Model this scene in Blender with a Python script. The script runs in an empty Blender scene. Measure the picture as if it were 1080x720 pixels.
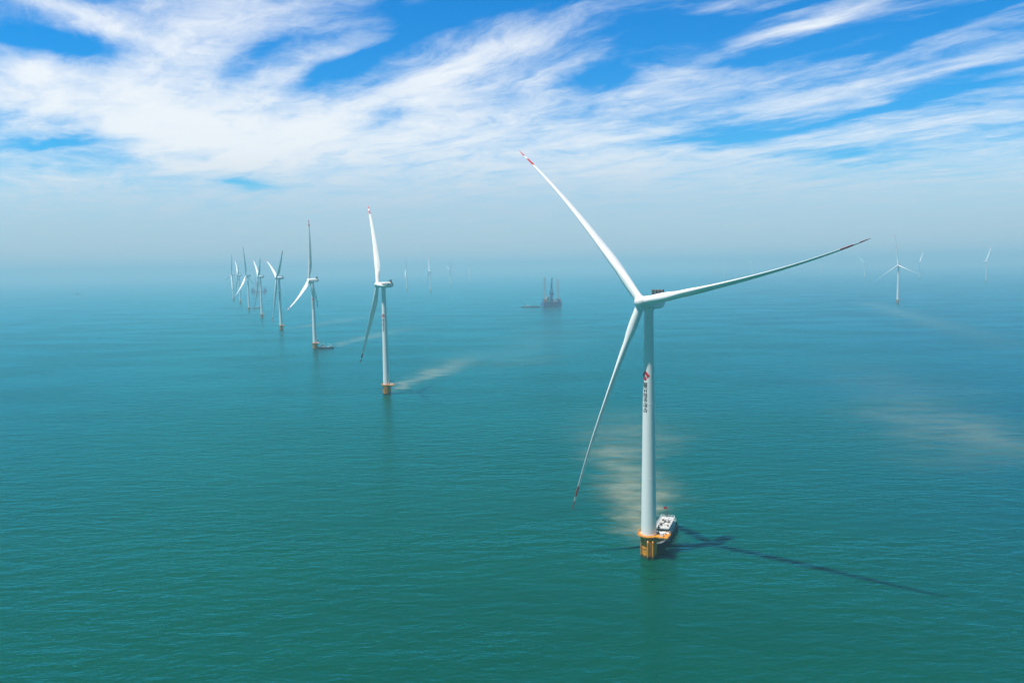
import bpy, bmesh, math, random
from mathutils import Vector, Matrix
random.seed(7)
R_ = math.radians
SC = bpy.context.scene
COL = SC.collection

# ------------------------------------------------------------------ camera
CAM_H = 116.67
PITCH, ROLL = 0.0935, -0.0169
fwd = Vector((0, math.cos(PITCH), -math.sin(PITCH)))
rgt0 = Vector((1, 0, 0)); up0 = rgt0.cross(fwd)
rgt = rgt0 * math.cos(ROLL) + up0 * math.sin(ROLL)
upv = up0 * math.cos(ROLL) - rgt0 * math.sin(ROLL)
cam_data = bpy.data.cameras.new('camera')
cam_data.sensor_width = 36.0
cam_data.lens = 28.0
cam_data.clip_start = 1.0
cam_data.clip_end = 200000.0
cam = bpy.data.objects.new('camera', cam_data)
COL.objects.link(cam)
cam.matrix_world = Matrix(((rgt.x, upv.x, -fwd.x, 0), (rgt.y, upv.y, -fwd.y, 0), (rgt.z, upv.z, -fwd.z, CAM_H), (0, 0, 0, 1)))
SC.camera = cam

# ------------------------------------------------------------------ render settings
SC.render.engine = 'CYCLES'
SC.view_settings.view_transform = 'Standard'
SC.view_settings.look = 'None'
SC.view_settings.exposure = 0.55
SC.view_settings.gamma = 1.0
SC.view_settings.use_curve_mapping = False
cy = SC.cycles
cy.use_denoising = True
cy.max_bounces = 8
cy.volume_bounces = 2
cy.sample_clamp_indirect = 4.0

# ------------------------------------------------------------------ sun
SUN_DIR = Vector((-0.298, -0.142, 0.945)).normalized()      # towards the sun
SUN_EL = math.asin(SUN_DIR.z)
SUN_AZ = math.atan2(SUN_DIR.x, SUN_DIR.y)
sd = bpy.data.lights.new('sun', 'SUN')
sd.energy = 5.0; sd.angle = R_(0.9); sd.color = (1.0, 0.955, 0.89)
sun = bpy.data.objects.new('sun', sd); COL.objects.link(sun)
sun.rotation_euler = (-SUN_DIR).to_track_quat('-Z', 'Y').to_euler()
sun.location = (0, -200, 400)


# ------------------------------------------------------------------ node helpers
class NT:
    """Small node-tree builder: numbers or sockets go in, sockets come out."""
    def __init__(s, tree):
        s.t = tree; s.n = tree.nodes; s.l = tree.links
    def put(s, sock, v):
        if isinstance(v, bpy.types.NodeSocket): s.l.new(v, sock)
        else: sock.default_value = v
    def node(s, kind, **kw):
        n = s.n.new(kind)
        for k, v in kw.items(): setattr(n, k, v)
        return n
    def m(s, op, a, b=0.0, c=0.0, clamp=False):
        n = s.node('ShaderNodeMath', operation=op, use_clamp=clamp)
        s.put(n.inputs[0], a); s.put(n.inputs[1], b); s.put(n.inputs[2], c)
        return n.outputs[0]
    def v(s, op, a, b=(0, 0, 0)):
        n = s.node('ShaderNodeVectorMath', operation=op)
        s.put(n.inputs[0], a); s.put(n.inputs[1], b)
        return n.outputs['Value'] if op in ('DOT_PRODUCT', 'LENGTH') else n.outputs['Vector']
    def vscale(s, a, k):
        n = s.node('ShaderNodeVectorMath', operation='SCALE')
        s.put(n.inputs[0], a); s.put(n.inputs['Scale'], k)
        return n.outputs['Vector']
    def sep(s, a):
        n = s.node('ShaderNodeSeparateXYZ'); s.put(n.inputs[0], a); return n.outputs
    def comb(s, x, y, z=0.0):
        n = s.node('ShaderNodeCombineXYZ')
        s.put(n.inputs[0], x); s.put(n.inputs[1], y); s.put(n.inputs[2], z)
        return n.outputs[0]
    def noise(s, vec, scale=1.0, detail=4.0, rough=0.55, dist=0.0, lac=2.0, color=False):
        n = s.node('ShaderNodeTexNoise', noise_dimensions='3D')
        s.put(n.inputs['Vector'], vec); s.put(n.inputs['Scale'], scale)
        n.inputs['Detail'].default_value = detail; n.inputs['Roughness'].default_value = rough
        n.inputs['Distortion'].default_value = dist; n.inputs['Lacunarity'].default_value = lac
        return n.outputs['Color'] if color else n.outputs[0]
    def mapping(s, vec, loc=(0, 0, 0), rot=(0, 0, 0), scale=(1, 1, 1)):
        n = s.node('ShaderNodeMapping'); s.put(n.inputs[0], vec)
        n.inputs['Location'].default_value = loc; n.inputs['Rotation'].default_value = rot
        n.inputs['Scale'].default_value = scale
        return n.outputs[0]
    def step(s, x, lo, hi):
        n = s.node('ShaderNodeMapRange', interpolation_type='SMOOTHSTEP', clamp=True)
        s.put(n.inputs[0], x); s.put(n.inputs[1], lo); s.put(n.inputs[2], hi)
        return n.outputs[0]
    def mix(s, f, a, b):
        n = s.node('ShaderNodeMix', data_type='RGBA')
        s.put(n.inputs['Factor'], f)
        for k, v in ((6, a), (7, b)):
            if not isinstance(v, bpy.types.NodeSocket): v = (*v, 1.0)
            s.put(n.inputs[k], v)
        return n.outputs[2]


def new_mat(name):
    m = bpy.data.materials.new(name); m.use_nodes = True
    t = NT(m.node_tree)
    return m, t, m.node_tree.nodes['Principled BSDF']


# ------------------------------------------------------------------ sky
world = bpy.data.worlds.new('World'); SC.world = world
world.use_nodes = True
W = NT(world.node_tree)
bg = world.node_tree.nodes['Background']
bg.inputs['Strength'].default_value = 0.1
world.cycles.sampling_method = 'MANUAL'
world.cycles.sample_map_resolution = 512
SKY_SAT, SKY_VAL = 1.35, 1.0


def build_sky():
    sky = W.node('ShaderNodeTexSky', sky_type='NISHITA')
    sky.sun_disc = False
    sky.sun_elevation = SUN_EL; sky.sun_rotation = SUN_AZ
    sky.altitude = 100; sky.air_density = 1.0; sky.dust_density = 0.6; sky.ozone_density = 3.0
    hs = W.node('ShaderNodeHueSaturation')
    W.l.new(sky.outputs[0], hs.inputs['Color'])
    hs.inputs['Saturation'].default_value = SKY_SAT; hs.inputs['Value'].default_value = SKY_VAL
    blue = W.v('MULTIPLY', hs.outputs[0], (.015, .84, 1.12))          # the deep, graded blue of the photograph
    d = W.node('ShaderNodeTexCoord').outputs['Generated']
    x, y, z = W.sep(d)
    ay = W.m('MAXIMUM', W.m('ABSOLUTE', y), 0.08)
    U = W.m('DIVIDE', x, ay); V = W.m('DIVIDE', z, ay)
    zz = W.m('ADD', W.m('MAXIMUM', z, 0.0), 0.035)
    P = W.comb(W.m('DIVIDE', x, zz), W.m('DIVIDE', y, zz))          # a flat cloud deck seen from below
    # wisps drawn out along the wind aloft
    a = math.atan2(-0.80, 0.58)
    Q = W.mapping(P, rot=(0, 0, -a))
    warp = W.v('SUBTRACT', W.noise(W.mapping(Q, scale=(.45, .9, 1)), 1.0, 3, .5, color=True), (.5, .5, .5))
    warp2 = W.v('SUBTRACT', W.noise(W.mapping(Q, loc=(4, 4, 0), scale=(1.8, 2.6, 1)), 1.0, 4, .6, color=True), (.5, .5, .5))
    Qw = W.v('ADD', W.v('ADD', Q, W.vscale(warp, 1.0)), W.vscale(warp2, .38))
    n_big = W.noise(W.mapping(Qw, scale=(.55, .85, 1)), 1.0, 12, .62)
    n_fil = W.noise(W.mapping(Qw, loc=(3, 7, 0), scale=(1.15, 3.5, 1)), 1.0, 12, .70)
    n_puf = W.noise(W.mapping(Qw, loc=(9, 2, 0), scale=(3.4, 4.2, 1)), 1.0, 12, .68)
    # the layout of the cover, in tangents of azimuth (U) and elevation (V)
    uv = W.comb(U, V)
    wn = W.v('SUBTRACT', W.noise(W.mapping(Q, loc=(1, 5, 0), scale=(.8, 1.6, 1)), 1.0, 5, .55, color=True), (.5, .5, .5))
    uv = W.v('ADD', uv, W.v('MULTIPLY', wn, (.11, .07, 0)))
    acc = 0.0
    for (cu, cv, su, sv, deg, amp) in CLOUDS:
        q = W.v('SUBTRACT', uv, (cu, cv, 0))
        c, s_ = math.cos(R_(deg)), math.sin(R_(deg))
        t1 = W.v('DOT_PRODUCT', q, (c / su, s_ / su, 0)); t2 = W.v('DOT_PRODUCT', q, (-s_ / sv, c / sv, 0))
        e = W.m('EXPONENT', W.m('MULTIPLY', W.m('MULTIPLY_ADD', t2, t2, W.m('MULTIPLY', t1, t1)), -1.0))
        acc = W.m('MULTIPLY_ADD', e, amp, acc)
    tex = W.m('MULTIPLY_ADD', W.m('SUBTRACT', n_big, .5), 1.3,
          W.m('MULTIPLY_ADD', W.m('SUBTRACT', n_fil, .5), 1.7, W.m('MULTIPLY', W.m('SUBTRACT', n_puf, .5), 1.1)))
    tex = W.m('MULTIPLY', tex, W.m('MULTIPLY_ADD', W.step(V, .15, .05), -.72, 1.0))
    veil = W.step(V, .235, .07)                                      # thin cover thickening downwards
    dens = W.m('ADD', W.m('ADD', acc, tex), W.m('MULTIPLY_ADD', veil, .72, .12))
    dens = W.m('SUBTRACT', dens, W.m('MULTIPLY', W.m('MAXIMUM', W.step(V, .36, .7), W.step(y, .1, -.3)), .75))   # clear overhead and behind
    blue = W.vscale(blue, W.m('MULTIPLY_ADD', W.step(z, .30, .75), -.5, 1.0))     # deeper towards the zenith
    alpha = W.step(dens, -0.24, 1.42)
    col_cloud = W.mix(W.step(V, .16, .05), (6.7, 6.9, 7.1), (4.3, 4.9, 5.6))
    col = W.mix(W.m('MULTIPLY', alpha, .97), blue, col_cloud)
    low = W.m('EXPONENT', W.m('MULTIPLY', W.m('MAXIMUM', V, 0.0), -13.0))
    col = W.mix(W.m('MULTIPLY', low, .95), col, (3.4, 4.1, 4.9))     # dusty air low over the sea
    col = W.vscale(col, W.m('MULTIPLY_ADD', W.step(y, .35, -.2), -.75, 1.0))        # sky dimmed beside and behind the view to cut fill light
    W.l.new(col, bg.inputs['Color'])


# (centre U, centre V, half width, half height, turn in degrees, amount)
def px(xp, yp):                     # a reading of the sky: azimuth and elevation tangents
    dd = rgt * ((xp - 540) / 840) - upv * ((yp - 360) / 840) + fwd
    return dd.x / dd.y, dd.z / dd.y
CLOUDS = []
for (xp, yp, sx, sy, deg, amp) in [
    # white masses
    (210, 45, 95, 45, 25, .75), (170, 125, 160, 40, -6, .78), (330, 130, 110, 36, 8, .6), (80, 12, 80, 13, -20, .75),
    (30, 95, 60, 30, 0, .45), (400, 45, 80, 13, 38, .5), (520, 62, 110, 24, 22, .95), (560, 115, 130, 30, 8, .6),
    (330, 62, 70, 13, 30, .6), (720, 85, 60, 14, 18, .55), (870, 22, 95, 10, 20, .8), (745, 4, 36, 7, 10, .6),
    (930, 50, 120, 6, 14, .5), (840, 98, 90, 9, 12, .6), (1020, 70, 110, 13, 14, .55), (650, 40, 40, 8, 32, .4),
    (1000, 125, 120, 14, 6, .35), (640, 165, 200, 28, 4, .35), (170, 140, 70, 26, -5, .35), (60, 75, 50, 14, 0, .3),
    # blue openings
    (62, 45, 50, 13, -8, -.95), (5, 38, 30, 10, 0, -.5), (352, 82, 50, 13, 28, -1.15), (425, 28, 60, 10, 34, -1.1), (500, 4, 90, 11, 6, -1.25),
    (275, 58, 28, 9, 20, -.55), (60, 155, 50, 8, 0, -1.35), (115, 172, 50, 8, 0, -.4), (265, 193, 26, 9, 0, -.8), (392, 128, 40, 12, 10, -.8),
    (632, 88, 45, 14, 15, -.95), (705, 30, 85, 24, 0, -1.1), (800, 60, 90, 9, 14, -.85), (1000, 20, 110, 10, 16, -.9), (960, 100, 90, 9, 14, -.85), (820, 8, 60, 6, 18, -.7),
    (765, 138, 70, 13, 4, -1.1), (890, 165, 60, 8, 3, -.6), (880, 120, 80, 9, 8, -.5), (490, 78, 14, 5, 0, -.4),
]:
    cu, cv = px(xp, yp)
    CLOUDS.append((cu, cv, sx / 840, sy / 840, deg, amp))
build_sky()


# ------------------------------------------------------------------ object helpers
def tag(o, label=None, cat=None, group=None, kind=None):
    for k, v in (('label', label), ('category', cat), ('group', group), ('kind', kind)):
        if v: o[k] = v
    return o

def link(name, data, parent=None, mw=None):
    o = bpy.data.objects.new(name, data); COL.objects.link(o)
    if parent is not None: o.parent = parent
    if mw is not None: o.matrix_local = mw
    return o

def empty(name, loc, rz=0.0):
    o = bpy.data.objects.new(name, None); COL.objects.link(o)
    o.empty_display_size = 2
    o.location = loc; o.rotation_euler = (0, 0, rz)
    return o

def to_mesh(bm, name, mats, smooth=False, angle=None):
    me = bpy.data.meshes.new(name)
    bmesh.ops.recalc_face_normals(bm, faces=bm.faces)
    bm.to_mesh(me); bm.free()
    for m in (mats if isinstance(mats, (list, tuple)) else [mats]): me.materials.append(m)
    if smooth:
        me.polygons.foreach_set('use_smooth', [True] * len(me.polygons))
        if angle: me.set_sharp_from_angle(angle=R_(angle))
    return me

def box(bm, x0, x1, y0, y1, z0, z1, bev=0.0, mi=0):
    vs = [bm.verts.new((x, y, z)) for x in (x0, x1) for y in (y0, y1) for z in (z0, z1)]
    fs = []
    for q in ((0, 1, 3, 2), (4, 6, 7, 5), (0, 4, 5, 1), (2, 3, 7, 6), (0, 2, 6, 4), (1, 5, 7, 3)):
        f = bm.faces.new([vs[i] for i in q]); f.material_index = mi; fs.append(f)
    if bev:
        es = list({e for f in fs for e in f.edges})
        r = bmesh.ops.bevel(bm, geom=es, offset=bev, segments=2, affect='EDGES')
        for f in r['faces']: f.material_index = mi

def tube(bm, a, b, r0, r1=None, n=10, mi=0):
    a, b = Vector(a), Vector(b); r1 = r0 if r1 is None else r1
    d = (b - a).normalized()
    t = d.orthogonal().normalized(); s = d.cross(t)
    rings = []
    for p, r in ((a, r0), (b, r1)):
        rings.append([bm.verts.new(p + (t * math.cos(k * 2 * math.pi / n) + s * math.sin(k * 2 * math.pi / n)) * r) for k in range(n)])
    for k in range(n):
        f = bm.faces.new((rings[0][k], rings[0][(k + 1) % n], rings[1][(k + 1) % n], rings[1][k])); f.material_index = mi
    for rg in rings:
        f = bm.faces.new(rg); f.material_index = mi

def lathe(bm, prof, n=48, cap=True, mi=0):
    rings = [[bm.verts.new((r * math.cos(k * 2 * math.pi / n), r * math.sin(k * 2 * math.pi / n), z)) for k in range(n)] for r, z in prof]
    for A, B in zip(rings, rings[1:]):
        for k in range(n):
            f = bm.faces.new((A[k], A[(k + 1) % n], B[(k + 1) % n], B[k])); f.material_index = mi
    if cap:
        for rg in (rings[0], rings[-1]):
            f = bm.faces.new(rg); f.material_index = mi

def loft(bm, rings, cap=True, mi=0):
    R = [[bm.verts.new(p) for p in rg] for rg in rings]; n = len(R[0])
    for A, B in zip(R, R[1:]):
        for k in range(n):
            f = bm.faces.new((A[k], A[(k + 1) % n], B[(k + 1) % n], B[k])); f.material_index = mi
    if cap:
        for rg in (R[0], R[-1]):
            f = bm.faces.new(rg); f.material_index = mi

def prism(bm, pts, z0, z1, mi=0):
    A = [bm.verts.new((x, y, z0)) for x, y in pts]; B = [bm.verts.new((x, y, z1)) for x, y in pts]; n = len(pts)
    for k in range(n):
        f = bm.faces.new((A[k], A[(k + 1) % n], B[(k + 1) % n], B[k])); f.material_index = mi
    for rg in (A, B):
        f = bm.faces.new(rg); f.material_index = mi


# ------------------------------------------------------------------ materials
def paint(name, col, rough=.4, var=.08, grime=None, scale=.4, spec=.5, metal=0.0):
    m, t, p = new_mat(name)
    co = t.node('ShaderNodeTexCoord').outputs['Object']
    n = t.noise(t.mapping(co, scale=(1, 1, .25)), scale, 5, .6)
    base = t.mix(t.step(n, .3, .75), tuple(c * (1 - var) for c in col), col)
    if grime:
        g = t.noise(t.mapping(co, scale=(1, 1, .12), loc=(4, 2, 0)), scale * 4, 6, .65)
        base = t.mix(t.m('MULTIPLY', t.step(g, .56, .78), .5), base, grime)
    t.l.new(base, p.inputs['Base Color'])
    p.inputs['Roughness'].default_value = rough; p.inputs['Metallic'].default_value = metal
    p.inputs['Specular IOR Level'].default_value = spec
    return m

M_white = paint('white_coat', (.80, .81, .80), .38, .06, scale=.06)
M_blade = paint('blade_coat', (.82, .83, .82), .33, .05, scale=.08)
M_red = paint('red_band', (.62, .03, .03), .4, .1)
M_emblem = paint('emblem_red', (.60, .012, .02), .4, .05)
M_black = paint('black_lettering', (.012, .012, .015), .45, .1)
M_dark = paint('dark_equipment', (.06, .065, .07), .5, .2)
M_brown = paint('cooler_grey', (.20, .18, .15), .55, .3, scale=1.5)
M_grate = paint('deck_grating', (.55, .30, .04), .6, .3, scale=2)
M_navy = paint('hull_navy', (.012, .018, .035), .35, .2, grime=(.06, .045, .035))
M_boot = paint('hull_red', (.28, .03, .02), .5, .2)
M_bwhite = paint('superstructure_white', (.78, .79, .78), .4, .08, grime=(.5, .45, .38))
M_roof = paint('roof_grey', (.48, .48, .46), .6, .25, grime=(.30, .26, .2), scale=.8)
M_glass = paint('bridge_glass', (.01, .015, .02), .08, .1)
M_deck = paint('deck_grey', (.26, .27, .26), .7, .25, grime=(.25, .14, .08), scale=.8)
M_orange = paint('safety_orange', (.70, .16, .02), .45, .1)
M_blue = paint('crane_blue', (.02, .13, .32), .4, .15)
M_bluehull = paint('hull_blue', (.008, .07, .24), .4, .2, grime=(.10, .06, .04))
M_steel = paint('leg_steel', (.42, .43, .43), .5, .2)
M_redleg = paint('derrick_red', (.50, .07, .04), .5, .2)

def yellow_steel():
    m, t, p = new_mat('yellow_steel')
    co = t.node('ShaderNodeTexCoord').outputs['Object']
    n = t.noise(co, .7, 5, .6)
    base = t.mix(t.step(n, .35, .7), (.56, .21, .008), (.72, .29, .010))
    rust = t.noise(t.mapping(co, scale=(1, 1, .18)), 1.6, 6, .65)
    base = t.mix(t.m('MULTIPLY', t.step(rust, .54, .72), .65), base, (.20, .075, .02))
    z = t.m('MULTIPLY_ADD', t.m('SUBTRACT', t.noise(co, 1.4, 4, .6), .5), 1.4, t.sep(co)[2])
    base = t.mix(t.step(z, 1.7, .7), base, (.045, .05, .02))        # weed and shell growth in the tidal band
    t.l.new(base, p.inputs['Base Color']); p.inputs['Roughness'].default_value = .5
    return m
M_yellow = yellow_steel()


# ------------------------------------------------------------------ the sea
def sea_material():
    m, t, p = new_mat('sea_water')
    co = t.node('ShaderNodeTexCoord').outputs['Object']
    # body colour: green shelf water, bluer reaches, sky reflection painted in far out
    big = t.noise(t.mapping(co, rot=(0, 0, .25), scale=(.0011, .0022, 1)), 1.0, 5, .55)
    sx, sy, _ = t.sep(co)
    off = t.m('MULTIPLY_ADD', sy, -.22, sx)                          # clearer, bluer water away to the right
    off = t.step(t.m('MULTIPLY_ADD', t.m('SUBTRACT', big, .5), 900.0, off), -60.0, 420.0)
    body = t.mix(t.step(big, .34, .66), (.0002, .049, .033), (.0002, .062, .034))
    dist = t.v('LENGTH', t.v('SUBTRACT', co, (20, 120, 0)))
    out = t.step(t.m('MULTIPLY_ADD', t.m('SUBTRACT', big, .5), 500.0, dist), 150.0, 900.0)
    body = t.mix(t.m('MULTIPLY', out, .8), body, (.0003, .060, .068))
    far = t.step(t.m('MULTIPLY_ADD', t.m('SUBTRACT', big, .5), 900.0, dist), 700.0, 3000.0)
    body = t.mix(far, body, (.0004, .085, .125))                   # distant sky reflection painted into the body colour        # greener towards the nearest foundation
    body = t.mix(t.m('MULTIPLY', off, .8), body, (.0001, .036, .074))
    mid = t.noise(t.mapping(co, rot=(0, 0, -.1), scale=(.006, .02, 1)), 1.0, 5, .6)
    body = t.mix(t.m('MULTIPLY', t.step(mid, .42, .72), .35), body, (.001, .062, .040))
    # sediment stirred up behind the foundations and drifting as streaks
    wob = t.v('SUBTRACT', t.noise(t.mapping(co, scale=(.010, .012, 1)), 1.0, 5, .62, color=True), (.5, .5, .5))
    fine = t.v('SUBTRACT', t.noise(t.mapping(co, scale=(.05, .05, 1)), 1.0, 4, .6, color=True), (.5, .5, .5))
    flat = t.v('MULTIPLY', co, (1, 1, 0))
    total = 0.0
    for (x0, y0, x1, y1, w0, w1, amt) in PLUMES:
        L = math.hypot(x1 - x0, y1 - y0); dx, dy = (x1 - x0) / L, (y1 - y0) / L
        sw = max(w0, w1)
        q = t.v('ADD', t.v('SUBTRACT', flat, (x0, y0, 0)), t.v('ADD', t.vscale(wob, sw * 2.4), t.vscale(fine, sw * .8)))
        l = t.v('DOT_PRODUCT', q, (dx / L, dy / L, 0)); w = t.v('DOT_PRODUCT', q, (-dy, dx, 0))
        wid = t.m('MULTIPLY_ADD', t.m('MAXIMUM', l, 0.0), w1 - w0, w0)
        r = t.m('DIVIDE', w, wid)
        g = t.m('EXPONENT', t.m('MULTIPLY', t.m('MULTIPLY', r, r), -1.0))
        along = t.m('MULTIPLY', t.step(l, -.03, .10), t.step(l, 1.15, .25))
        total = t.m('MULTIPLY_ADD', t.m('MULTIPLY', g, along), amt, total)
    patchy = t.noise(t.mapping(co, rot=(0, 0, .1), scale=(.026, .066, 1)), 1.0, 6, .64)
    total = t.m('MULTIPLY', total, t.m('MULTIPLY_ADD', t.step(patchy, .32, .64), .75, .25))
    body = t.mix(t.m('MINIMUM', t.m('MULTIPLY', total, .9), .85), body, (.26, .25, .155))
    # waves: heights in metres
    def wv(rot, sx, sy, amp, det, ro, loc):
        return t.m('MULTIPLY', t.m('SUBTRACT', t.noise(t.mapping(co, loc=loc, rot=(0, 0, rot), scale=(sx, sy, 1)), 1.0, det, ro, .3), .5), amp)
    gust = t.m('MULTIPLY_ADD', t.step(t.noise(t.mapping(co, rot=(0, 0, .2), scale=(.005, .012, 1)), 1.0, 4, .55), .35, .65), .85, .5)
    h = t.m('ADD', wv(.12, .045, .10, 1.7, 3, .5, (0, 0, 0)), wv(-.16, .11, .24, 1.05, 4, .55, (31, 7, 0)))
    h = t.m('ADD', h, wv(.3, .42, .75, .30, 4, .6, (3, 77, 0)))
    h = t.m('MULTIPLY', h, gust)
    b = t.node('ShaderNodeBump'); b.inputs['Strength'].default_value = 1.0; b.inputs['Distance'].default_value = 1.0
    t.l.new(h, b.inputs['Height'])
    # turbid water: light scatters a few metres under the surface; the surface tints its reflections blue-green
    ss = t.node('ShaderNodeSubsurfaceScattering', falloff='BURLEY')
    t.l.new(body, ss.inputs['Color']); ss.inputs['Scale'].default_value = 4.0; ss.inputs['Radius'].default_value = (.5, 1.0, .9)
    gl = t.node('ShaderNodeBsdfGlossy'); gl.inputs['Color'].default_value = (.06, .76, .86, 1); gl.inputs['Roughness'].default_value = .17
    t.l.new(b.outputs[0], gl.inputs['Normal']); t.l.new(b.outputs[0], ss.inputs['Normal'])
    fr = t.node('ShaderNodeFresnel'); fr.inputs['IOR'].default_value = 1.24; t.l.new(b.outputs[0], fr.inputs['Normal'])
    mx = t.node('ShaderNodeMixShader')
    t.l.new(fr.outputs[0], mx.inputs[0]); t.l.new(ss.outputs[0], mx.inputs[1]); t.l.new(gl.outputs[0], mx.inputs[2])
    t.l.new(mx.outputs[0], m.node_tree.nodes['Material Output'].inputs['Surface'])
    t.n.remove(p)
    return m

PLUMES = [   # x0, y0, x1, y1, width at start, width at end, amount
    (50, 318, 92, 640, 7, 34, .75),
    (58, 322, 72, 420, 4, 8, .35),
    (-116, 745, -50, 1090, 5, 30, .85),
    (-289, 1180, -190, 1620, 8, 36, .6),
    (-452, 1576, -330, 2100, 10, 45, .5),
    (1010, 2280, 640, 960, 30, 40, .42),
    (270, 420, 420, 1000, 40, 60, .20),
    (330, 470, 300, 640, 20, 45, .24),
    (-20, 900, 120, 1700, 40, 90, .16),
]
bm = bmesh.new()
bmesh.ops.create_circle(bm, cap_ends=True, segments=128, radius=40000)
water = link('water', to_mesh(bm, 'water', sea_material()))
tag(water, kind='structure')

# ------------------------------------------------------------------ haze over the sea
hm = bpy.data.materials.new('haze'); hm.use_nodes = True
hn = hm.node_tree; hn.nodes.remove(hn.nodes['Principled BSDF'])
pv = hn.nodes.new('ShaderNodeVolumePrincipled')
pv.inputs['Color'].default_value = (.41, .665, .765, 1)
pv.inputs['Density'].default_value = .00020
hn.links.new(pv.outputs[0], hn.nodes['Material Output'].inputs['Volume'])
bm = bmesh.new(); box(bm, -41000, 41000, -41000, 41000, -2.0, 215.0)
haze = link('haze', to_mesh(bm, 'haze', hm)); tag(haze, kind='stuff')


# ------------------------------------------------------------------ wind turbines
HUB_Z, OVER, TILT = 101.8, 5.3, R_(5)
ROTOR_R, CONE, SWEEP = 87.8, 5.8, 4.6
T_Z0, T_Z1, T_R0, T_R1 = 9.3, 99.0, 3.05, 1.85
def tower_r(z): return T_R0 + (T_R1 - T_R0) * (z - T_Z0) / (T_Z1 - T_Z0)

def blade_mesh():
    bm = bmesh.new(); N = 32; rings = []; ss = []
    def lerp(tab, s):
        for (a, va), (b, vb) in zip(tab, tab[1:]):
            if s <= b:
                k = (s - a) / (b - a); k = k * k * (3 - 2 * k) if tab is not CH else k
                return va + (vb - va) * k
        return tab[-1][1]
    CH = [(0, 3.4), (.03, 3.4), (.08, 3.8), (.14, 4.6), (.20, 5.1), (.27, 5.0), (.38, 4.3), (.5, 3.6), (.65, 2.8), (.8, 2.1), (.92, 1.5), (.97, 1.1), (.99, .7), (1, .15)]
    TH = [(0, 1.0), (.03, 1.0), (.2, .46), (.35, .31), (.55, .24), (.8, .19), (1, .18)]
    TW = [(0, 108), (.2, 106), (.4, 102), (.7, 98), (1, 96)]      # parked: pitched out of the wind
    for i in range(61):
        s = i / 60; s = s if i < 56 else s
        ss.append(s)
    ss = sorted(set(ss + [.885, .935, .958, .985, .995]))
    for s in ss:
        c, th, tw = lerp(CH, s), lerp(TH, s), R_(lerp(TW, s))
        rnd = max(0.0, min(1.0, (.17 - s) / .15)); rnd = rnd * rnd * (3 - 2 * rnd)
        z = 2.0 + (ROTOR_R - 2.0) * s
        ox = SWEEP * (s ** 3 - s * .8); oy = CONE * (.55 * s + .45 * s * s)
        rg = []
        for k in range(N):
            a = 2 * math.pi * k / N
            xc = .5 * (1 + math.cos(a))                      # 0 leading edge, 1 trailing edge
            yt = 5 * th * (.2969 * math.sqrt(xc) - .126 * xc - .3516 * xc ** 2 + .2843 * xc ** 3 - .1036 * xc ** 4)
            yt += -.02 * xc * (1 - xc)
            ya = (yt if math.sin(a) >= 0 else -yt) - .10 * xc * (1 - xc) * (1 - th)
            X, Y = (xc - .30) * c, ya * c
            Xr, Yr = .5 * c * math.cos(a), .5 * c * math.sin(a)
            X, Y = X * (1 - rnd) + Xr * rnd, Y * (1 - rnd) + Yr * rnd
            x2 = X * math.cos(tw) + Y * math.sin(tw); y2 = -X * math.sin(tw) + Y * math.cos(tw)
            rg.append((x2 + ox, y2 + oy, z))
        rings.append(rg)
    loft(bm, rings)
    L = ROTOR_R - 2.0
    for f in bm.faces:
        s = (f.calc_center_median().z - 2.0) / L
        f.material_index = 1 if (.885 < s < .935 or s > .958) else 0
    return to_mesh(bm, 'blade', [M_blade, M_red], True, 50)

def hub_mesh():
    bm = bmesh.new()
    prof = [(.05, 3.0), (.8, 2.9), (1.5, 2.55), (2.05, 1.9), (2.35, 1.0), (2.4, .1), (2.4, -1.4), (2.2, -2.1), (1.9, -2.3)]
    lathe(bm, prof, 36)
    for v in bm.verts: v.co = Vector((v.co.x, v.co.z, -v.co.y))       # axis to +Y
    for k in range(3):
        a = k * 2 * math.pi / 3; d = Vector((math.cos(a), 0, math.sin(a)))
        tube(bm, d * 1.0, d * 2.25, 1.78, n=28); tube(bm, d * 2.1, d * 2.28, 1.86, n=28)
    return to_mesh(bm, 'hub', M_white, True, 40)

def nacelle_mesh():
    bm = bmesh.new(); rings = []
    for (y, hw, zt, zb, e) in [(3.9, 1.9, 1.9, -1.9, 2), (3.2, 2.2, 2.2, -2.2, 2.2), (2.6, 2.3, 2.35, -2.3, 2.6), (1.6, 2.5, 2.5, -2.6, 4), (-1.5, 2.55, 2.55, -2.75, 5),
                            (-5.5, 2.5, 2.5, -2.7, 5), (-7.6, 2.4, 2.35, -2.3, 5), (-8.6, 2.2, 2.1, -1.7, 4), (-9.1, 1.7, 1.7, -1.1, 3)]:
        rg = []
        for k in range(36):
            a = 2 * math.pi * k / 36; c, s = math.cos(a), math.sin(a)
            X = math.copysign(abs(c) ** (2 / e), c) * hw
            zc, hz = (zt + zb) / 2, (zt - zb) / 2
            Z = zc + math.copysign(abs(s) ** (2 / e), s) * hz
            rg.append((X, y, Z))
        rings.append(rg)
    loft(bm, rings)
    lathe_z = []
    tube(bm, (0, 0, -3.6), (0, 0, -2.4), 2.05, 2.2, n=36)            # yaw bearing housing
    return to_mesh(bm, 'nacelle', M_white, True, 40)

def cooler_mesh():
    bm = bmesh.new()
    box(bm, -2.5, 2.5, -7.5, -6.3, 2.38, 2.7); box(bm, -2.5, 2.5, -7.5, -6.3, 4.5, 4.75)
    for x in (-2.5, -.9, .65, 2.25): box(bm, x, x + .25, -7.48, -6.32, 2.7, 4.5)
    for k in range(14): box(bm, -2.2, 2.2, -7.3, -6.5, 2.76 + k * .125, 2.82 + k * .125, mi=1)
    for x in (-1.9, 1.8): tube(bm, (x, -5.2, 2.45), (x, -6.35, 4.3), .07, n=6)
    return to_mesh(bm, 'cooling_rack', [M_brown, M_dark])

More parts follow.
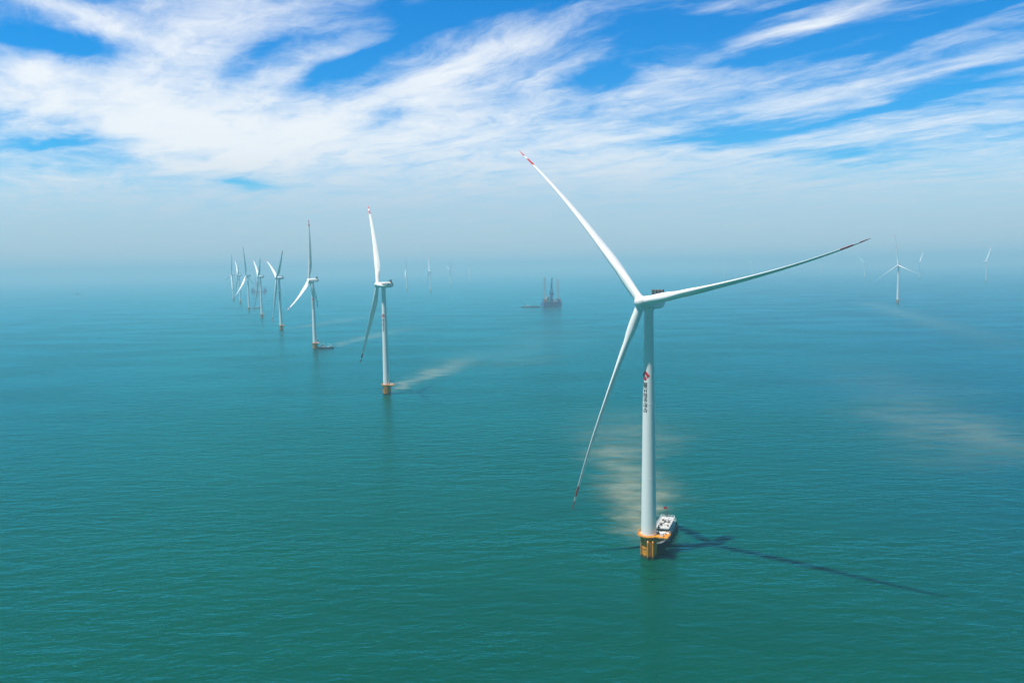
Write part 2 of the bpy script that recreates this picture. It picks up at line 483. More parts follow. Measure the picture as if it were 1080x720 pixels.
def mast_mesh():
    bm = bmesh.new()
    for x in (-1.2, 1.2):
        tube(bm, (x, -4.6, 2.4), (x, -4.6, 4.4), .06, n=6)
        tube(bm, (x - .35, -4.6, 4.3), (x + .35, -4.6, 4.3), .05, n=6)
    box(bm, -1.3, 1.3, -4.68, -4.52, 2.36, 2.5)
    return to_mesh(bm, 'wind_sensor', M_dark)

def tower_mesh():
    bm = bmesh.new(); prof = []
    zs = [T_Z0, 32, 32.02, 32.16, 32.18, 62, 62.02, 62.16, 62.18, T_Z1]
    for z in zs: prof.append((tower_r(z) + (.035 if z in (32.02, 32.16, 62.02, 62.16) else 0), z))
    lathe(bm, [(T_R0 + .12, T_Z0), (T_R0 + .12, T_Z0 + .35), (T_R0 + .001, T_Z0 + .36)] + prof[1:], 64)
    return to_mesh(bm, 'tower', M_white, True, 30)

LOGO_AZ = math.atan2(-1, -.171) + R_(0)      # replaced below per turbine by the part's own turn
def patch(bm, polys, out=.03, mi=0):
    """Flat outlines (x metres round the tower, z metres up) wrapped on the tower as thin plates facing -Y."""
    for poly in polys:
        n = len(poly); A, B = [], []
        for x, z in poly:
            r = tower_r(z); a = x / r
            for lst, rr in ((A, r + .005), (B, r + out)):
                lst.append(bm.verts.new((rr * math.sin(a), -rr * math.cos(a), z)))
        f = bm.faces.new(B); f.material_index = mi
        for k in range(n):
            f = bm.faces.new((A[k], A[(k + 1) % n], B[(k + 1) % n], B[k])); f.material_index = mi

def emblem_mesh():
    bm = bmesh.new(); z = 73.3; h = 2.1; w = 1.75
    def sub(p, q, n=4): return [(p[0] + (q[0] - p[0]) * k / n, p[1] + (q[1] - p[1]) * k / n) for k in range(n)]
    # a red diamond with a pale peak left open in its lower half, cut into small facets so that it follows the curve
    N = 30; d = 2.0 / N
    for i in range(N):
        for k in range(N):
            a, b = -1 + (i + .5) * d, -1 + (k + .5) * d
            if abs(a) + abs(b) > 1.0: continue
            if -.62 < b < .22 and abs(abs(a) - (.22 - b) * .62) < .10: continue
            x0, x1, z0, z1 = a - d / 2, a + d / 2, b - d / 2, b + d / 2
            patch(bm, [[(x0 * w, z + z0 * h), (x1 * w, z + z0 * h), (x1 * w, z + z1 * h), (x0 * w, z + z1 * h)]])
    bmesh.ops.remove_doubles(bm, verts=bm.verts, dist=.002)
    return to_mesh(bm, 'emblem', M_emblem)

GLYPHS = [   # strokes on a 0..1 square: x0, z0, x1, z1
    [(.08, .0, .2, 1), (.8, 0, .92, 1), (.2, .88, .8, 1), (.2, 0, .8, .12), (.3, .64, .7, .74), (.3, .42, .7, .52), (.3, .2, .7, .3), (.45, .3, .56, .64)],
    [(.0, .78, 1, .9), (.44, .9, .56, 1), (.1, .45, .9, .56), (.15, .0, .28, .45), (.72, .0, .85, .45), (.28, .2, .72, .3)],
    [(.0, .0, .12, .9), (.12, .82, .45, .92), (.38, .0, .5, .82), (.12, .5, .38, .58), (.6, .55, 1, .66), (.72, .0, .84, 1), (.58, .1, .72, .2), (.84, .1, 1, .2)],
    [(.06, .86, .94, .98), (.2, .62, .8, .72), (.0, .4, 1, .5), (.44, .0, .56, .86), (.12, .12, .24, .4), (.76, .12, .88, .4)],
    [(.0, .1, .3, .22), (.1, .22, .22, 1), (.0, .6, .34, .7), (.42, .8, 1, .92), (.5, .44, .95, .54), (.5, .0, .62, .8), (.83, .0, .95, .8), (.62, .2, .83, .28)],
    [(.0, .42, 1, .54), (.44, .54, .56, 1), (.14, .0, .26, .42), (.74, .0, .86, .42), (.26, .1, .74, .2), (.2, .74, .8, .84)],
]
def lettering_mesh():
    bm = bmesh.new(); s = 1.78; z = 70.6
    for g in GLYPHS:
        polys = []
        for (x0, z0, x1, z1) in g:
            x0, x1 = x0 - .03, x1 + .03; z0, z1 = z0 - .02, z1 + .02
            x0, x1 = (x0 - .5) * s, (x1 - .5) * s
            k = max(1, int(abs(x1 - x0) / .4))
            bot = [(x0 + (x1 - x0) * i / k, z - s + z0 * s) for i in range(k + 1)]
            top = [(x1 - (x1 - x0) * i / k, z - s + z1 * s) for i in range(k + 1)]
            polys.append(bot + top)
        patch(bm, polys)
        z -= 2.0
    return to_mesh(bm, 'lettering', M_black)

def door_mesh():
    bm = bmesh.new()
    patch(bm, [[(-.5, 9.9), (0, 9.9), (.5, 9.9), (.5, 11.9), (.3, 12.2), (0, 12.3), (-.3, 12.2), (-.5, 11.9)]], out=.06)
    return to_mesh(bm, 'door', M_dark)

def foundation_mesh():
    bm = bmesh.new()
    lathe(bm, [(3.15, -1.2), (3.15, 3.9), (3.3, 3.92), (3.3, 4.25), (3.15, 4.27), (3.15, 8.3), (3.5, 8.8), (3.5, 9.05)], 48)
    for a in (20, 95, 200, 300):                                      # cable tubes down the outside
        c, s = math.cos(R_(a)), math.sin(R_(a)); tube(bm, (3.5 * c, 3.5 * s, -1), (3.5 * c, 3.5 * s, 8.9), .22, n=10)
    return to_mesh(bm, 'foundation', M_yellow, True, 40)

def landing_mesh():
    """Boat landing: two fender tubes with a ladder between, facing -Y."""
    bm = bmesh.new()
    for x in (-1.0, 1.0):
        tube(bm, (x, -4.5, -1), (x, -4.5, 7.0), .34, n=14)
        tube(bm, (x, -4.5, 7.0), (x * .8, -3.0, 8.3), .34, n=14)
        for z in (1.2, 4.1, 6.6): tube(bm, (x, -4.5, z), (x * .75, -2.9, z), .2, n=10)
    for x in (-.32, .32): tube(bm, (x, -4.2, -.8), (x, -4.2, 9.2), .06, n=6)
    for k in range(24): tube(bm, (-.32, -4.2, -.4 + k * .4), (.32, -4.2, -.4 + k * .4), .035, n=5)
    return to_mesh(bm, 'boat_landing', M_yellow, True, 40)

WING = R_(-26)
def platform_pts(r=4.55, wl=8.3, ww=2.7):
    pts = []
    for k in range(40):
        a = 2 * math.pi * k / 40
        d = (a - WING + math.pi) % (2 * math.pi) - math.pi
        if abs(d) > math.asin(ww / r): pts.append((a, (r * math.cos(a), r * math.sin(a))))
    c, s = math.cos(WING), math.sin(WING)
    cor = [(wl * c + ww * s, wl * s - ww * c), (wl * c - ww * s, wl * s + ww * c)]
    pts.sort(key=lambda q: (q[0] - WING) % (2 * math.pi))
    ring = [p for _, p in pts]
    return ring + cor                                                # ends with the two wing corners
def platform_mesh():
    bm = bmesh.new()
    prism(bm, platform_pts(), 8.95, 9.25)
    for k in range(8):
        a = 2 * math.pi * k / 8 + .3; c, s = math.cos(a), math.sin(a)
        tube(bm, (3.1 * c, 3.1 * s, 7.2), (4.3 * c, 4.3 * s, 8.95), .12, n=6)
    c, s = math.cos(WING), math.sin(WING)
    for w in (-1.8, 1.8): tube(bm, (3.0 * c - w * s, 3.0 * s + w * c, 6.2), (7.6 * c - w * s, 7.6 * s + w * c, 8.95), .18, n=8)
    return to_mesh(bm, 'platform', M_yellow)
def railing_mesh():
    bm = bmesh.new(); P = platform_pts(4.45, 8.2, 2.6); n = len(P)
    for k in range(n):
        a, b = Vector((*P[k], 0)), Vector((*P[(k + 1) % n], 0))
        for z in (9.75, 10.3): tube(bm, a + Vector((0, 0, z)), b + Vector((0, 0, z)), .05, n=5)
        m = max(1, round((b - a).length / 1.5))
        for i in range(m):
            q = a.lerp(b, i / m); tube(bm, (q.x, q.y, 9.2), (q.x, q.y, 10.32), .05, n=5)
    return to_mesh(bm, 'railing', M_yellow)
def davit_mesh():
    bm = bmesh.new(); c, s = math.cos(WING + .55), math.sin(WING + .55)
    x, y = 4.0 * c, 4.0 * s
    tube(bm, (x, y, 9.2), (x, y, 12.6), .2, n=10); tube(bm, (x, y, 12.3), (x + 2.6 * c, y + 2.6 * s, 13.6), .15, n=8)
    tube(bm, (x, y, 10.8), (x + 1.2 * c, y + 1.2 * s, 12.9), .09, n=8)
    tube(bm, (x + 2.5 * c, y + 2.5 * s, 13.5), (x + 2.5 * c, y + 2.5 * s, 11.6), .03, n=5)
    box(bm, x - .35, x + .35, y - .35, y + .35, 11.3, 12.0)
    return to_mesh(bm, 'davit_crane', M_dark)
def cabinet_mesh():
    bm = bmesh.new(); c, s = math.cos(WING), math.sin(WING)
    box(bm, 4.9, 6.3, -1.6, -.4, 9.25, 10.7, .05); box(bm, 5.2, 6.6, .7, 1.9, 9.25, 10.3, .05)
    bmesh.ops.rotate(bm, verts=bm.verts, cent=(0, 0, 0), matrix=Matrix.Rotation(WING, 3, 'Z'))
    return to_mesh(bm, 'equipment_cabinet', M_bwhite)

MESH = dict(tower=tower_mesh(), nacelle=nacelle_mesh(), hub=hub_mesh(), blade=blade_mesh(), foundation=foundation_mesh(), landing=landing_mesh(),
            platform=platform_mesh(), railing=railing_mesh(), davit=davit_mesh(), cabinet=cabinet_mesh(), emblem=emblem_mesh(), lettering=lettering_mesh(),
            door=door_mesh(), cooler=cooler_mesh(), sensor=mast_mesh())

def axes(X, Y, Z, o):
    return Matrix(((X.x, Y.x, Z.x, o.x), (X.y, Y.y, Z.y, o.y), (X.z, Y.z, Z.z, o.z), (0, 0, 0, 1)))

def turbine(x, y, yaw, phase, label, group, detail=0, logo=None, pitch=0):
    """yaw turns the rotor to the left of -Y; phase is the first blade's angle above the horizontal, as seen from upwind."""
    root = empty('wind_turbine', (x, y, 0))
    tag(root, label, 'wind turbine', group)
    yaw, phase = R_(yaw), R_(phase)
    n = Vector((-math.sin(yaw) * math.cos(TILT), -math.cos(yaw) * math.cos(TILT), math.sin(TILT)))
    nh = Vector((n.x, n.y, 0)).normalized()
    u = Vector((math.cos(yaw), -math.sin(yaw), 0)); v = n.cross(u)
    if v.z < 0: v = -v
    I = Matrix.Identity(4)
    fo = link('foundation', MESH['foundation'], root, I)
    tw = link('tower', MESH['tower'], root, I)
    pl = link('platform', MESH['platform'], root, I)
    if detail:
        for k, a in ((0, R_(-2)), (1, R_(150))): link('boat_landing', MESH['landing'], fo, Matrix.Rotation(a, 4, 'Z'))
        link('railing', MESH['railing'], pl, I); link('davit_crane', MESH['davit'], pl, I); link('equipment_cabinet', MESH['cabinet'], pl, I)
        link('door', MESH['door'], tw, Matrix.Rotation(R_(95), 4, 'Z'))
    if logo is not None:
        Lm = Matrix.Rotation(R_(logo), 4, 'Z')
        link('emblem', MESH['emblem'], tw, Lm); link('lettering', MESH['lettering'], tw, Lm)
    nc = link('nacelle', MESH['nacelle'], root, axes(Vector((-nh.y, nh.x, 0)) * -1, nh, Vector((0, 0, 1)), Vector((0, 0, HUB_Z + .15))))
    link('cooling_rack', MESH['cooler'], nc, I)
    if detail: link('wind_sensor', MESH['sensor'], nc, I)
    hc = Vector((0, 0, HUB_Z)) + n * OVER
    b0 = u * math.cos(phase) + v * math.sin(phase)
    link('hub', MESH['hub'], root, axes(b0, n, b0.cross(n), hc))
    for k in range(3):
        a = phase + k * 2 * math.pi / 3
        b = u * math.cos(a) + v * math.sin(a); t = u * -math.sin(a) + v * math.cos(a)
        link('blade', MESH['blade'], root, axes(t, n, b, hc) @ Matrix.Rotation(R_(pitch), 4, 'Z'))
    return root

ROW = 'wind turbines in the row receding to the left'
FAR = 'faint wind turbines far off in the haze'
turbine(53.59, 310.9, 41.5, 13.2, 'nearest and largest white turbine, red emblem on tower, crew boat moored at its yellow base', ROW, 1, -46)
turbine(-117.97, 737.9, 71, .85, 'white turbine second nearest in the row, yellow base with a muddy plume and no boat', ROW, 1, -24)
turbine(-292.3, 1176.5, 92.6, 93.2, 'turbine with one dark blade straight up and a work boat lying beside its orange base', ROW, 1, -10, 24)
turbine(-456.0, 1571.9, 62, 35.5, 'turbine fourth in the left row, two blades in a narrow V above the hub', ROW, 1, 0)
turbine(-625.2, 1993.7, 66, 30, 'turbine fifth in the left row, hub in front of a distant blue rig', ROW)
turbine(-785.0, 2383.5, 92, 79.5, 'hazy turbine with tall dark blade up and pale blade lowered left, small boat beside', ROW, pitch=24)
turbine(-987.0, 2903.0, 66, 20, 'hazy turbine second from the left end of the row, short foreshortened blades', ROW)
turbine(-1124.5, 3229.0, 60, 76, 'faintest turbine at the left end of the row', ROW)
turbine(-574.0, 4401.3, 82, 95, 'faint turbine with one blade upright, leftmost of the four beyond the second turbine', FAR, pitch=24)
turbine(-408.9, 4053.0, 76, 1, 'faint turbine second from left of the four left of the blue rig', FAR, pitch=24)
turbine(-421.9, 5579.4, 70, 40, 'very faint turbine third from left of the four before the blue rig', FAR)
turbine(-311.9, 6044.5, 80, 88, 'very faint turbine nearest the blue rig on its left', FAR)
turbine(1057.0, 2178.9, 45, 98, 'white turbine standing alone on the right, rotor facing the viewer, behind the long blade tip', 'wind turbines on the right')
turbine(2560.0, 5000.0, 140, 8.5, 'very faint turbine just right of the clear white turbine on the right', FAR, pitch=30)
turbine(2440.0, 4100.0, 150, 1, 'faint turbine at the right edge of the view', FAR, pitch=30)
turbine(2390.0, 5400.0, 60, 20, 'very faint turbine just left of the clear white turbine on the right', FAR)
turbine(2830.0, 7310.0, 70, 70, 'barely visible turbine behind the long horizontal blade towards its tip', FAR)
turbine(2060.0, 7720.0, 85, 95, 'barely visible turbine behind the root half of the horizontal blade, left one', FAR)
turbine(2270.0, 7520.0, 85, 30, 'barely visible turbine behind the middle of the horizontal blade', FAR)


# ------------------------------------------------------------------ vessels
def hull_rings(L, B, free_aft, free_bow, draft=1.0, sheer=1.6):
    rings = []
    for s in (0, .02, .25, .5, .68, .80, .89, .95, .985, 1.0):
        y = -L / 2 + L * s
        hw = B / 2 * (.92 if s < .01 else 1.0) * (1 - max(0, (s - .58) / .42) ** 2.3 * .97)
        top = free_aft + (free_bow - free_aft) * max(0, (s - .35) / .65) ** sheer
        wl = hw * (1 - .45 * max(0, (s - .5) / .5)); yb = y - (L * .05 * max(0, (s - .8) / .2))
        rings.append([(-hw, y, top), (-(hw + wl) / 2 * 1.0, (y + yb) / 2 if s > .8 else y, top * .45), (-wl * .96, yb, 0), (-wl * .7, yb, -draft),
                      (wl * .7, yb, -draft), (wl * .96, yb, 0), ((hw + wl) / 2, (y + yb) / 2 if s > .8 else y, top * .45), (hw, y, top)])
    return rings

def hull_mesh(L, B, fa, fb, mat, name='hull'):
    bm = bmesh.new(); R = hull_rings(L, B, fa, fb); loft(bm, R)
    # rubbing strake and bulwark rail
    for s in (-1, 1):
        i = 0 if s < 0 else -1
        for A, C in zip(R, R[1:]):
            tube(bm, Vector(A[i]) + Vector((0, 0, .0)), Vector(C[i]), .14, n=6)
    return to_mesh(bm, name, mat, False)

def deck_mesh(L, B, fa, fb):
    bm = bmesh.new(); R = hull_rings(L, B, fa, fb)
    lo = [bm.verts.new((r[0][0] * .97, r[0][1], r[0][2] + .05)) for r in R]; hi = [bm.verts.new((r[-1][0] * .97, r[-1][1], r[-1][2] + .05)) for r in R]
    for k in range(len(R) - 1): bm.faces.new((lo[k], lo[k + 1], hi[k + 1], hi[k]))
    r = bmesh.ops.solidify(bm, geom=bm.faces[:], thickness=.06)
    return to_mesh(bm, 'deck', M_deck)

def rails(bm, pts, z0, h=1.0, closed=True):
    n = len(pts)
    for k in range(n if closed else n - 1):
        a, b = Vector((*pts[k], z0)), Vector((*pts[(k + 1) % n], z0))
        for z in (h * .5, h): tube(bm, a + Vector((0, 0, z)), b + Vector((0, 0, z)), .04, n=5)
        m = max(1, round((b - a).length / 1.5))
        for i in range(m):
            q = a.lerp(b, i / m); tube(bm, q, q + Vector((0, 0, h)), .04, n=5)

def crew_boat():
    """Bow to +Y, 40 m."""
    ang = math.atan2(-.35, -.937)
    root = empty('crew_boat', (63.4, 331.0, 0), -math.atan2(-.35, -.937))
    tag(root, 'white crew transfer boat with dark hull moored bow in against the nearest turbine base', 'boat', 'work vessels among the turbines')
    root.scale = (.88, .86, .86)
    link('hull', hull_mesh(40, 8.0, 2.2, 3.7, M_navy), root); link('deck', deck_mesh(40, 8.0, 2.2, 3.7), root)
    # lower house
    bm = bmesh.new(); box(bm, -3.45, 3.45, -15, 6.5, 2.26, 4.7, .15); box(bm, -3.7, 3.7, -15.4, 7.2, 4.72, 4.9, .05)
    lo = link('cabin', to_mesh(bm, 'cabin', M_bwhite), root)
    bm = bmesh.new()
    for s in (-1, 1):
        for k in range(7): box(bm, s * 3.46 - .03, s * 3.46 + .03, -13.5 + k * 2.4, -12.1 + k * 2.4, 3.3, 4.1)
    for k in range(4): box(bm, -2.7 + k * 1.45, -1.65 + k * 1.45, 6.49, 6.54, 3.3, 4.2)
    link('window', to_mesh(bm, 'window', M_glass), lo)
    # wheelhouse
    bm = bmesh.new(); box(bm, -3.1, 3.1, -13.0, 5.2, 4.91, 5.45, .05); box(bm, -3.1, 3.1, -13.0, 4.6, 6.3, 6.9, .08)
    box(bm, -2.9, 2.9, -12.9, 3.9, 5.4, 6.3)
    wh = link('wheelhouse', to_mesh(bm, 'wheelhouse', M_bwhite), root)
    bm = bmesh.new(); box(bm, -3.4, 3.4, -13.6, 5.6, 6.905, 7.1, .06); link('roof', to_mesh(bm, 'roof', M_roof), wh)
    bm = bmesh.new(); box(bm, -3.02, 3.02, -7, 4.5, 5.46, 6.29)
    link('window', to_mesh(bm, 'window', M_glass), wh)
    # roof gear: mast, radar, rafts, railing
    bm = bmesh.new(); tube(bm, (0, -10, 7.1), (0, -10.3, 13.2), .12, .06, n=8)
    tube(bm, (-1.3, -10.15, 9.2), (1.3, -10.15, 9.2), .06, n=6); box(bm, -1.1, 1.1, -9.95, -9.6, 9.6, 9.85); tube(bm, (1.2, -10.15, 9.2), (1.2, -10.15, 10.6), .03, n=5)
    tube(bm, (-.7, -10.1, 7.1), (-.1, -10.15, 9.1), .06, n=6); tube(bm, (.7, -10.1, 7.1), (.1, -10.15, 9.1), .06, n=6)
    mast = link('mast', to_mesh(bm, 'mast', M_dark), root)
    bm = bmesh.new(); v = []
    for i in range(6):
        for j in range(2): v.append(bm.verts.new((.1 + i * .3, -10.3 + .12 * math.sin(i * 1.3), 12.0 + j * 1.1)))
    for i in range(5): bm.faces.new((v[2 * i], v[2 * i + 2], v[2 * i + 3], v[2 * i + 1]))
    bmesh.ops.solidify(bm, geom=bm.faces[:], thickness=.03)
    link('flag', to_mesh(bm, 'flag', M_red), mast)
    bm = bmesh.new()
    for (x, y) in ((-1.9, -8.5), (1.9, -8.5)): tube(bm, (x, y, 7.5), (x, y + 1.6, 7.5), .4, n=12)
    box(bm, -1.0, .6, -8.6, -7.0, 7.1, 8.0, .06); box(bm, -1.7, -.7, -1.2, .4, 7.1, 7.7, .06)
    link('life_raft', to_mesh(bm, 'life_raft', M_bwhite), root)
    bm = bmesh.new()
    for q in ((.9, 1.8, -6.8, -5.6, 7.9), (-2.3, -1.2, -5.0, -3.2, 7.9), (1.0, 2.2, -1.8, -.2, 7.6), (-.6, .5, -4.6, -3.6, 8.2), (-2.6, -1.9, 1.0, 2.4, 7.7), (.2, .7, 2.2, 2.7, 8.6)):
        bm = bmesh.new(); box(bm, *q[:4], 7.08, q[4], .05); link('roof_locker', to_mesh(bm, 'roof_locker', M_brown), root)
    bm = bmesh.new()
    bm = bmesh.new()
    box(bm, -2.2, -1.0, 7, 9.0, 3.0, 3.8, .05); box(bm, .6, 2.0, 9.5, 11, 3.2, 4.0, .05)
    link('deck_gear', to_mesh(bm, 'deck_gear', M_orange), root)
    bm = bmesh.new()
    rails(bm, [(-3.3, -13.4), (3.3, -13.4), (3.3, 5.4), (-3.3, 5.4)], 7.1, 1.0)
    rails(bm, [(-3.65, 7), (-3.65, -15.3), (3.65, -15.3), (3.65, 7)], 4.9, 1.0, False)
    rails(bm, [(3.8, 6.8), (3.4, 9.5), (2.2, 15), (.9, 18.3)], 3.1, 1.0, False); rails(bm, [(-3.8, 6.8), (-3.4, 9.5), (-2.2, 15), (-.9, 18.3)], 3.1, 1.0, False)
    link('railing', to_mesh(bm, 'railing', M_bwhite), root)
    bm = bmesh.new(); bmesh.ops.create_uvsphere(bm, u_segments=10, v_segments=6, radius=.45); fm = to_mesh(bm, 'fender', M_black, True)
    for s in (-1, 1):
        for k in range(7): link('fender', fm, root, Matrix.Translation((s * 4.1, -17 + k * 3.4, 1.4)))
    bm = bmesh.new(); box(bm, -1.2, 1.2, 18.6, 19.6, 1.2, 3.5, .2); link('bow_fender', to_mesh(bm, 'bow_fender', M_black), root)
    return root
crew_boat()

def work_boat():
    root = empty('work_boat', (-278.6, 1180.5, 0), -math.atan2(-.95, -.30))
    tag(root, 'small dark hulled work boat with white wheelhouse beside the third turbine base', 'boat', 'work vessels among the turbines')
    link('hull', hull_mesh(26, 6.4, 1.7, 3.2, M_navy), root); link('deck', deck_mesh(26, 6.4, 1.7, 3.2), root)
    bm = bmesh.new(); box(bm, -2.4, 2.4, -1, 7, 1.8, 4.2, .1); box(bm, -2.0, 2.0, 1.2, 5.6, 4.22, 6.4, .1); box(bm, -2.3, 2.3, .8, 6.1, 6.4, 6.6, .04)
    h = link('wheelhouse', to_mesh(bm, 'wheelhouse', M_bwhite), root)
    bm = bmesh.new(); box(bm, -2.04, 2.04, 1.6, 5.65, 5.2, 6.0); link('window', to_mesh(bm, 'window', M_glass), h)
    bm = bmesh.new(); tube(bm, (0, 2, 6.6), (0, 1.8, 10.5), .12, n=6); tube(bm, (-1, 1.9, 8.6), (1, 1.9, 8.6), .07, n=5); tube(bm, (0, -8, 1.8), (0, -8, 6.5), .2, n=6); tube(bm, (0, -8, 6.3), (0, -3, 7.5), .12, n=6)
    link('mast', to_mesh(bm, 'mast', M_bwhite), root)
    bm = bmesh.new(); box(bm, -1.6, 1.4, -6, -3.4, 1.8, 3.3, .05); box(bm, -.8, 1.6, -11.2, -9.4, 1.8, 2.8, .05); box(bm, -2.2, -.4, -9, -6.9, 1.8, 3.0, .05)
    link('deck_gear', to_mesh(bm, 'deck_gear', M_bwhite), root)
work_boat()

def small_boat(name, x, y, rz, L, label, house=(.05, .3), top=None):
    root = empty(name, (x, y, 0), rz); tag(root, label, 'boat', 'small boats in the haze')
    link('hull', hull_mesh(L, L * .24, 1.5, 2.6, M_navy), root)
    bm = bmesh.new(); box(bm, -L * .08, L * .08, L * house[0], L * house[1], 1.6, 4.4, .08); box(bm, -L * .06, L * .06, L * (house[0] + .03), L * (house[1] - .04), 4.4, 6.4, .08)
    link('wheelhouse', to_mesh(bm, 'wheelhouse', top or M_bwhite), root)
    bm = bmesh.new(); tube(bm, (0, L * .18, 6.4), (0, L * .17, 9.8), .12, n=6); tube(bm, (0, -L * .3, 1.4), (0, -L * .28, 4.5), .12, n=6)
    link('mast', to_mesh(bm, 'mast', M_dark), root)
small_boat('fishing_boat', -803, 2510, R_(-78), 25, 'small dark boat low on the water between two hazy towers of the left row')
small_boat('fishing_boat', -2501, 4586, R_(-75), 44, 'tiny dark boat alone near the horizon at far left', (.0, .4), M_navy)

def barge():
    root = empty('barge', (55.5, 2283, 0), R_(-96))
    tag(root, 'long low dark barge floating just left of the blue jack-up rig', 'barge', 'work vessels among the turbines')
    bm = bmesh.new(); rings = []
    for (y, hw, zb) in ((-28, 6, .6), (-25, 6.5, -1), (24, 6.5, -1), (28, 5.5, 1.0)):
        rings.append([(-hw, y, zb), (hw, y, zb), (hw, y, 2.6), (-hw, y, 2.6)])
    loft(bm, rings); link('hull', to_mesh(bm, 'hull', M_navy), root)
    bm = bmesh.new(); box(bm, -3.5, 3.5, -14, -5, 2.62, 5.0, .1); box(bm, -2.5, 2.5, -11.5, -7, 5.0, 7.4, .1); tube(bm, (0, -9, 7.4), (0, -9, 11), .2, n=6)
    link('deckhouse', to_mesh(bm, 'deckhouse', M_steel), root)
    bm = bmesh.new()
    for k in range(5): box(bm, -4.5, 4.5, -1 + k * 4.6, 3.7 + k * 4.6, 2.62, 3.6 + .5 * (k % 2), .1)
    link('cargo', to_mesh(bm, 'cargo', M_dark), root)
barge()

def lattice(bm, cx, cy, z0, z1, w, bays, r=.35, top=None):
    cs = [(-w, -w), (w, -w), (w, w), (-w, w)]; top = w if top is None else top
    def P(i, k):
        f = k / bays; q = w + (top - w) * f
        return Vector((cx + cs[i][0] / w * q, cy + cs[i][1] / w * q, z0 + (z1 - z0) * f))
    for i in range(4):
        tube(bm, P(i, 0), P(i, bays), r, n=6)
        for k in range(bays):
            j = (i + 1) % 4
            tube(bm, P(i, k + 1), P(j, k + 1), r * .55, n=5)
            a, b = (i, j) if k % 2 else (j, i)
            tube(bm, P(a, k), P(b, k + 1), r * .5, n=5)

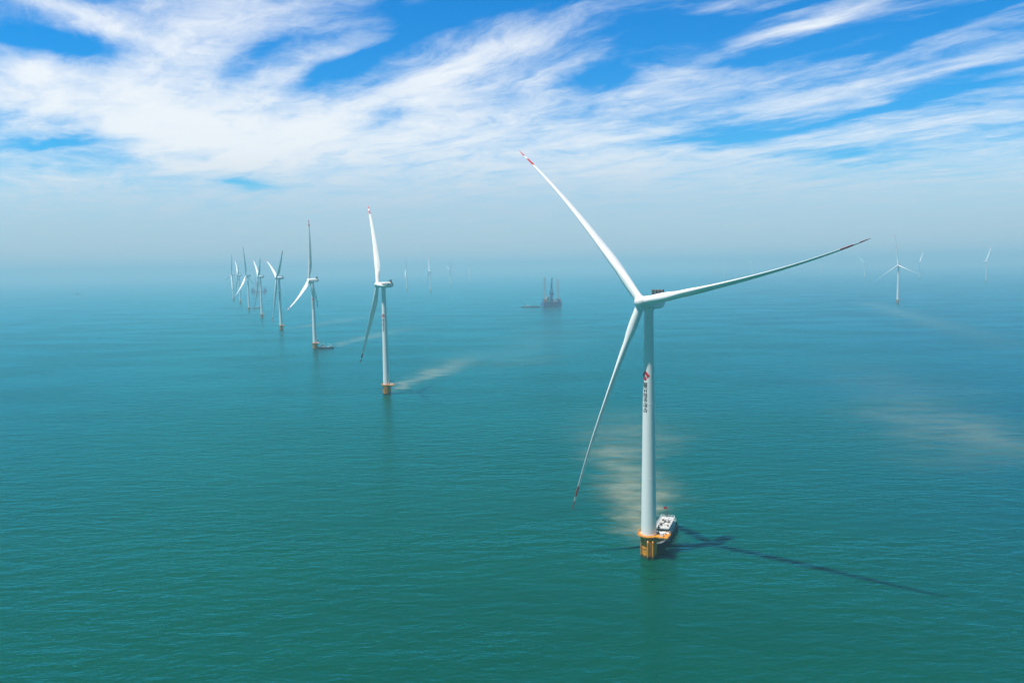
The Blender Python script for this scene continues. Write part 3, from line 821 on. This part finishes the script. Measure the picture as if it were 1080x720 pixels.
def jackup_rig():
    root = empty('jackup_rig', (114.5, 2268, 0), R_(12))
    tag(root, 'blue jack-up rig with four tall lattice legs and a crane, standing in the middle distance', 'jack-up rig', 'jack-up rigs')
    bm = bmesh.new()
    prism(bm, [(-27, -17), (22, -17), (28, -9), (28, 9), (22, 17), (-27, 17)], 1.2, 15.0); 
    link('hull', to_mesh(bm, 'hull', M_bluehull), root)
    for (x, y) in ((-21.5, -12.5), (-18.5, 12.5), (17, -12.5), (20.5, 12.5)):
        bm = bmesh.new(); lattice(bm, x, y, -1.5, 86 if x < 0 else 80, 1.6, 30, .24)
        leg = link('leg', to_mesh(bm, 'leg', M_steel), root)
        bm = bmesh.new()
        for (a, b) in ((-3.4, -2.3), (2.3, 3.4)):
            box(bm, x + a, x + b, y - 3.4, y + 3.4, 15.02, 24, .15); 
        box(bm, x - 2.3, x + 2.3, y - 3.4, y - 2.3, 15.02, 22, .1)
        link('jacking_house', to_mesh(bm, 'jacking_house', M_redleg if x < 0 and y < 0 else M_blue), root)
    bm = bmesh.new(); box(bm, -16.5, -8, -14, 6, 15.03, 27, .2); box(bm, -15.5, -9, -13, 2, 27, 31, .2)
    h = link('deckhouse', to_mesh(bm, 'deckhouse', M_bwhite), root)
    bm = bmesh.new()
    for k in range(3):
        for j in range(5): box(bm, -15.4 + j * 1.55, -14.5 + j * 1.55, -14.06, -13.96, 17 + k * 3.6, 18.6 + k * 3.6)
    link('window', to_mesh(bm, 'window', M_glass), h)
    bm = bmesh.new(); prism(bm, [(-13.5 + 9 * math.cos(k * math.pi / 4 + .39), -17 + 9 * math.sin(k * math.pi / 4 + .39)) for k in range(8)], 31.1, 31.9)
    link('helideck', to_mesh(bm, 'helideck', M_steel), root)
    # main crane: pedestal, slewing house, A-frame and a raised boom
    bm = bmesh.new(); tube(bm, (-1, -4, 15), (-1, -4, 34), 4.2, 3.6, n=20); link('crane_pedestal', to_mesh(bm, 'crane_pedestal', M_blue, True, 40), root)
    bm = bmesh.new(); box(bm, -6, 4.5, -8.5, 1.5, 34.02, 42, .4); tube(bm, (-4.5, -7, 42), (-1, -4, 62), .7, n=8); tube(bm, (-4.5, -.5, 42), (-1, -3, 62), .7, n=8)
    tube(bm, (3.5, -7, 42), (-1, -4, 62), .55, n=8); tube(bm, (3.5, -.5, 42), (-1, -3, 62), .55, n=8); box(bm, -2.6, 1, -5.5, -1.5, 61, 65, .2)
    cr = link('crane_house', to_mesh(bm, 'crane_house', M_blue), root)
    bm = bmesh.new(); lattice(bm, 0, 0, 0, 44, 2.3, 13, .4, 1.0); bmesh.ops.rotate(bm, verts=bm.verts, cent=(0, 0, 0), matrix=Matrix.Rotation(R_(4), 3, 'Y'))
    box(bm, 1.8, 4.6, -1.5, 1.5, 42, 46, .2)
    bmesh.ops.translate(bm, verts=bm.verts, vec=(-2, -3.5, 38)); link('crane_boom', to_mesh(bm, 'crane_boom', M_blue), root)
    bm = bmesh.new(); box(bm, 5.5, 14, -14, 2, 15.03, 20, .2); box(bm, 6, 12, 5, 13, 15.03, 22, .2); box(bm, -6, 3, 6, 14, 15.03, 19, .2); box(bm, 21.5, 26.5, -7, 6, 15.03, 24, .2)
    link('deck_machinery', to_mesh(bm, 'deck_machinery', M_steel), root)
    bm = bmesh.new(); rails(bm, [(-26.7, -16.7), (21.9, -16.7), (27.7, -8.9), (27.7, 8.9), (21.9, 16.7), (-26.7, 16.7)], 15.0, 1.3)
    link('railing', to_mesh(bm, 'railing', M_steel), root)
jackup_rig()

def far_rig():
    root = empty('jackup_rig', (-1312, 4149, 0), R_(15))
    tag(root, 'faint wide installation vessel with a crane tower, far behind the fifth turbine of the row', 'jack-up rig', 'jack-up rigs')
    bm = bmesh.new(); prism(bm, [(-38, -16), (34, -16), (42, -6), (42, 6), (34, 16), (-38, 16)], 4, 14)
    for x in (-30, 28):
        for y in (-11, 11): tube(bm, (x, y, -1.5), (x, y, 32), 2.0, n=12)
    link('hull', to_mesh(bm, 'hull', M_bluehull), root)
    bm = bmesh.new(); box(bm, -36, -20, -13, 13, 14.02, 25, .3); box(bm, 24, 38, -12, 12, 14.02, 26, .3); link('deckhouse', to_mesh(bm, 'deckhouse', M_blue), root)
    bm = bmesh.new(); tube(bm, (-8, 0, 14), (-8, 0, 44), 4.4, 4.0, n=16); box(bm, -14, -2, -6, 6, 44, 54, .5)
    link('crane_pedestal', to_mesh(bm, 'crane_pedestal', M_blue), root)
    bm = bmesh.new()
    for s in (-1, 1): tube(bm, (-8, 0, 50), (-8 + s * 9, 0, 82), 1.6, 1.0, n=8)
    tube(bm, (-14, 0, 66), (-2, 0, 66), .6, n=6)
    link('crane_boom', to_mesh(bm, 'crane_boom', M_blue), root)
far_rig()
